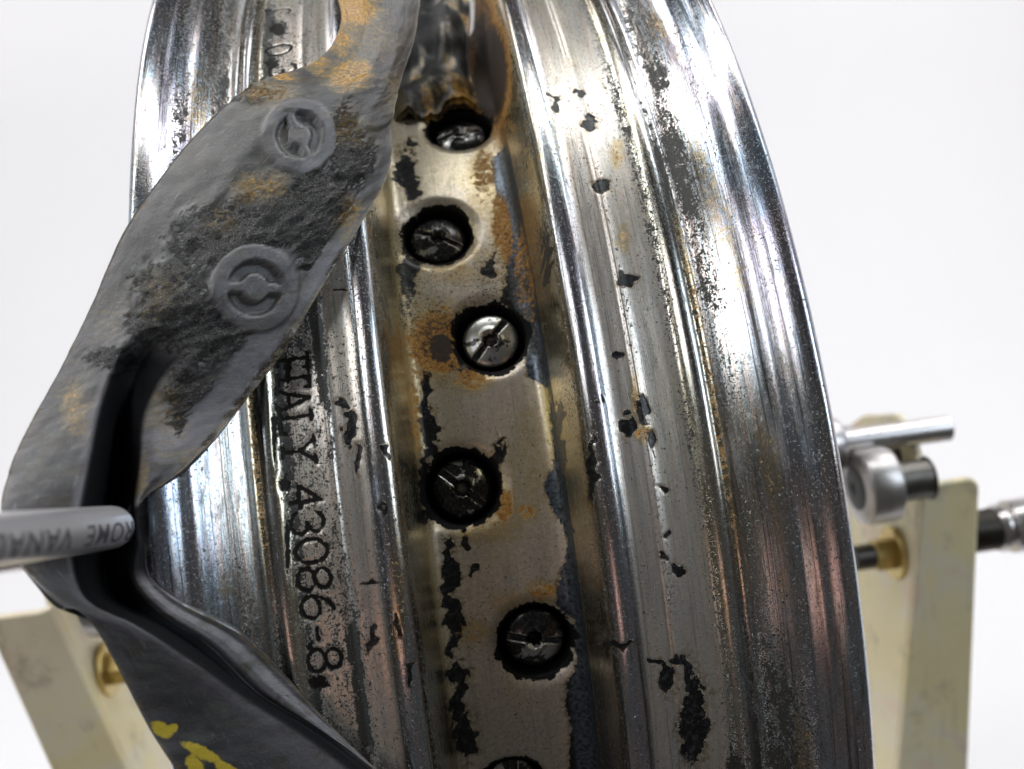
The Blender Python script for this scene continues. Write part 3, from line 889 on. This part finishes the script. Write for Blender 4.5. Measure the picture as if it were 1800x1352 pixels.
uv2 = np.stack([C_mm, S_mm], -1).reshape(-1, 2)
two = lambda a, b=None: np.r_[a.ravel(), np.full(nn, b) if b is not None else a.ravel()]
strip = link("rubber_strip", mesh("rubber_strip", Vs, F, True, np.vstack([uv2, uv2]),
             dict(dust_sheen=two(dust_sheen, .35), clean_shade=two(clean_shade, .3), grime=two(grime, 0), rust=two(rustv, 0), paint=two(paint, -1))), None, M_RUB)
strip['label'] = "twisted grey rubber rim strip with round nipple imprints, pulled over the left flange"
strip['category'] = "rim strip"

# the end of the strip still lying in the well, further round
th = np.linspace(.60, 1.15, 90)[:, None] * np.ones((1, 40))
xx = np.linspace(-10.8, 8.0, 40)[None, :] * np.ones((90, 1))
th = th + (.05 * (fbm(xx * .3, th * 3, 71) - .5) + .015 * np.abs(xx + 2) / 8) * sst(.75, .6, th)
dep = 24.0 - 8.5 * sst(.64, .86, th) + 4.4 * (fbm(xx * .16, th * 17, 72, 2) - .5) * 2 + 2.6 * sst(4, 10, np.abs(xx + 1.6)) + .8 * sst(.68, .6, th)
xx = xx + (xx + 10.8) / 18.8 * 2.6 * sst(.70, .84, th)
dep = dep + 1.1 * (fbm(xx * .6, th * 70, 77, 4) - .5)
top = place(xx, dep, th)
bot = place(xx, dep + 1.6, th)
n3 = 90 * 40
idx = np.arange(n3).reshape(90, 40)
F = [gridfaces(90, 40), gridfaces(90, 40, n3, True)]
for e, fl in ((idx[:, 0], 1), (idx[:, -1], 0), (idx[0], 0), (idx[-1], 1)):
    q = np.stack([e[:-1], e[1:], e[1:] + n3, e[:-1] + n3], -1)
    F.append(q[:, ::-1] if fl else q)
puv = np.stack([xx, th * 140], -1).reshape(-1, 2)
one = np.ones((90, 40))
dd = .25 + .7 * sst(.5, .8, fbm(xx * .2, th * 20, 74))
rr_ = 1.1 * sst(.40, .62, fbm(xx * .3, th * 30, 75)) * sst(1, 5, xx) + .8 * sst(.58, .7, fbm(xx * .3, th * 26, 76)) + .5 * sst(.66, .60, th)
link("strip_end", mesh("strip_end", np.vstack([top.reshape(-1, 3), bot.reshape(-1, 3)]), np.vstack(F)[:, ::-1], True, np.vstack([puv, puv]),
     dict(dust_sheen=np.tile(dd.ravel(), 2) * .15, clean_shade=np.tile((.80 * (1 - np.clip(1.5 * rr_, 0, 1))).ravel(), 2), grime=np.tile(one.ravel() * .0, 2), rust=np.tile(rr_.ravel(), 2), paint=np.full(2 * n3, -1.0))), strip, M_RUB)

# ------------------------------------------------------------------ the tool prising the strip off
tip, far = Vector(at(206, 926, .1240)), Vector(at(-260, 977, .073))
axd = (far - tip).normalized()
tool = thing("prying_tool", "round steel screwdriver shaft with engraved lettering, hooked through the rubber strip from the left", "screwdriver", tip)
RAD = .00275
mb = MB()
mb.lathe([(.0, .0012), (.00015, .0019), (.0007, .00245), (.0016, .0027), (.003, RAD), (.02, RAD), (.04, RAD), (.07, RAD)], (0, 0, 0), axd, 64)
mb.build("shaft", M_TOOL, tool, True)
upv = (Vector(UP) - axd * Vector(UP).dot(axd)).normalized()
fr = axd.cross(upv)
mb = MB()
mb.prism([(-.0022, -.0006), (.0022, -.0006), (.0022, .0006), (-.0022, .0006)], -axd * .0040 - upv * .0016 + fr * 0.0, Vector(FW), upv, axd, .012)
mb.build("blade", M_STEEL, tool, False, .0002)
mb = MB()
mb.lathe([(0, .0028), (.002, .006), (.004, .0105), (.02, .012), (.07, .0125), (.085, .011), (.088, .006)], axd * .068, axd, 32)
mb.build("handle", M_CAP, tool, True)
# engraved words, read upside down, wrapped round the shaft
cu = bpy.data.curves.new("words", 'FONT')
cu.body = "ROME  VANADIUM"
cu.size = 1.0
cu.space_character = 1.12
cu.offset = .004
cu.resolution_u = 4
to = bpy.data.objects.new("words", cu)
COL.objects.link(to)
bpy.context.view_layer.update()
tm = bpy.data.meshes.new_from_object(to.evaluated_get(bpy.context.evaluated_depsgraph_get()))
bpy.data.objects.remove(to)
import bmesh
bm = bmesh.new()
bm.from_mesh(tm)
bmesh.ops.triangulate(bm, faces=bm.faces)
bmesh.ops.subdivide_edges(bm, edges=[e for e in bm.edges if e.calc_length() > .08], cuts=3, use_grid_fill=False)
bmesh.ops.triangulate(bm, faces=bm.faces)
tocam = (Vector(CAM) - tip)
tocam = (tocam - axd * tocam.dot(axd)).normalized()
side = axd.cross(tocam)                    # along the circumference
if side.dot(Vector(UP)) > 0:
    side = -side                           # letters' tops point down in the picture
LS = .0036
for v in bm.verts:
    a = (v.co.y - .36) * LS / RAD + .30
    v.co = axd * (.0014 + v.co.x * LS * 1.35) + (tocam * math.cos(a) + side * math.sin(a)) * (RAD + .00002)
bm.to_mesh(tm)
bm.free()
tm.name = "engraved_words"
link("engraved_words", tm, tool, M_ENGR)

# ------------------------------------------------------------------ the stand that carries the axle
stand = thing("truing_stand", "yellow zinc plated wheel stand with two folded uprights and steel rollers", "wheel stand", (0, 0, -.29))
SZ = Vector((0, 0, .29))
XR, XL, YF, ZT = .1385, .1305, -.008, -.0135      # web planes right and left, front flange plane, top of the flange
TK = .0025


def upright(sg):
    XA = XR if sg > 0 else XL
    lean, FWD = (.09, .0175) if sg > 0 else (.17, .0190)
    X = lambda dx, z: sg * (XA + dx - lean * (ZT - z))
    mb = MB()
    # web: across the axle; a raised ear carries the roller
    poly = [(.075, -.285), (.075, -.030), (.035, -.004), (.012, .003), (.002, .001), (-.0035, -.006), (YF, ZT + .001), (YF, -.285)]
    n = len(poly)
    V = [(X(0, z), y, z + .29) for y, z in poly] + [(X(TK, z), y, z + .29) for y, z in poly]
    mb.add([(x, y, z) for x, y, z in V], [tuple(range(n)), tuple(range(2 * n - 1, n - 1, -1))] + [(k, (k + 1) % n, n + (k + 1) % n, n + k) for k in range(n)])
    fl = [(-.0002, -.285), (FWD + (.0185 if sg > 0 else .010), -.285), (FWD + .001, ZT - .006)] + [(FWD - .004 + .005 * math.cos(a), ZT - .005 + .005 * math.sin(a)) for a in np.linspace(.2, 1.57, 6)] + [(.004, ZT - .0002), (-.0002, ZT + .0008)]
    n = len(fl)
    V = [(X(dx, z), YF, z + .29) for dx, z in fl] + [(X(dx, z), YF - TK, z + .29) for dx, z in fl]
    mb.add(V, [tuple(range(n)), tuple(range(2 * n - 1, n - 1, -1))] + [(k, (k + 1) % n, n + (k + 1) % n, n + k) for k in range(n)])
    return mb.build("upright", M_ZINC, stand, True, .0010)


def roller(sg, y, z):
    XA = XR if sg > 0 else XL
    x = sg * (XA - .0230)
    mb = MB()
    o = Vector((x, y, z)) + SZ
    mb.lathe([(0, .0080), (.0003, .0088), (.0005, .0107), (.0010, .0114), (.0017, .0117), (.0098, .0117), (.0106, .0114), (.0110, .0106), (.0110, .0070)], o, (sg, 0, 0), 56)
    ro = mb.build("roller", M_ROLL, stand, True)
    mb = MB()
    mb.lathe([(-.0002, .0018), (-.0006, .0020), (-.0007, .0046), (-.0003, .0068), (.0004, .0074), (.0012, .0074)], o, (sg, 0, 0), 40)
    mb.build("seal", M_CAP, ro, True)
    if sg < 0:
        return
    mb = MB()
    mb.lathe([(.0105, .0062), (.0230, .0062), (.0231, .0070)], o, (sg, 0, 0), 24)
    mb.build("spindle", M_DARK, ro, True)


def nut(sg, y, z):
    XA = (XR - .09 * .03) if sg > 0 else (XL - .17 * .03)
    mb = MB()
    n6 = [(-.0008, .0052), (.0, .0056), (.0058, .0056), (.0064, .0052)]
    mb.lathe(n6, Vector((sg * (XA - .0072), y, z)) + SZ, (sg, 0, 0), 6)
    nb = mb.build("nut", M_GOLD, stand, False, .0004)
    mb = MB()
    mb.lathe([(0, .0085), (.0006, .0090), (.0016, .0090), (.0016, .0080)], Vector((sg * (XA - .0017), y, z)) + SZ, (sg, 0, 0), 32)
    mb.build("washer", M_GOLD, nb, True)
    mb = MB()
    mb.lathe([(0, .0035), (.0006, .0042), (.010, .0042)], Vector((sg * (XA - .0150), y, z)) + SZ, (sg, 0, 0), 24)
    mb.build("bolt_end", M_DARK, nb, True)


for sg in (1, -1):
    upright(sg)
    roller(sg, -.0116, -.0110)
    roller(sg, .0116, -.0110)
    nut(sg, .004, -.0430)
    if sg < 0:
        continue
    # threaded clamp screw with a knurled sleeve on the outer side
    x0 = sg * ((XR if sg > 0 else XL) + .0170)
    pr_ = []
    for i in range(24):
        pr_ += [(i * .0005, .0058 + .0011 * (i % 2)), (i * .0005 + .0002, .0058 + .0011 * (i % 2))]
    mb = MB()
    mb.lathe([(-.012, .0062)] + pr_, Vector((x0, -.002, -.0365)) + SZ, (sg, 0, 0), 32)
    sc = mb.build("clamp_screw", M_DARK, stand, True)
    mb = MB()
    mb.lathe([(.0105, .0050), (.0108, .0072), (.0128, .0080), (.0135, .0066), (.0150, .0066), (.0155, .0083), (.0163, .0088), (.0480, .0088), (.0490, .0080)], Vector((x0, -.002, -.0365)) + SZ, (sg, 0, 0), 48)
    kn = mb.build("knob", M_STEEL, sc, True)
mb = MB()
mb.prism([(-.16, 0), (.16, 0), (.16, .005), (-.16, .005)], Vector((0, -.03, -.2955)) + SZ, (1, 0, 0), (0, 0, 1), (0, 1, 0), .12)
mb.build("base_plate", M_ZINC, stand, False, .0008)

# the ground steel axle through the hub, lying on the rollers
axle = thing("axle_rod", "polished steel axle rod resting on the rollers of the stand", "axle", (0, 0, 0))
mb = MB()
mb.lathe([(-.152, .0036), (-.1515, .0041), (.1515, .0041), (.152, .0036)], (0, 0, 0), (1, 0, 0), 40)
mb.build("rod", M_STEEL, axle, True)
for sg in (1, -1):
    mb = MB()
    mb.lathe([(0, .0055), (.0018, .0088), (.014, .0088), (.0152, .0080), (.0152, .005)], (sg * .100, 0, 0), (sg, 0, 0), 36)
    cl = mb.build("collar", M_STEEL, axle, True)
    mb = MB()
    mb.lathe([(0, .0022), (.0012, .0022), (.0014, .0016)], (sg * .108, 0, .0086), (0, 0, 1), 6)
    mb.build("grub_screw", M_GOLD, cl, False)
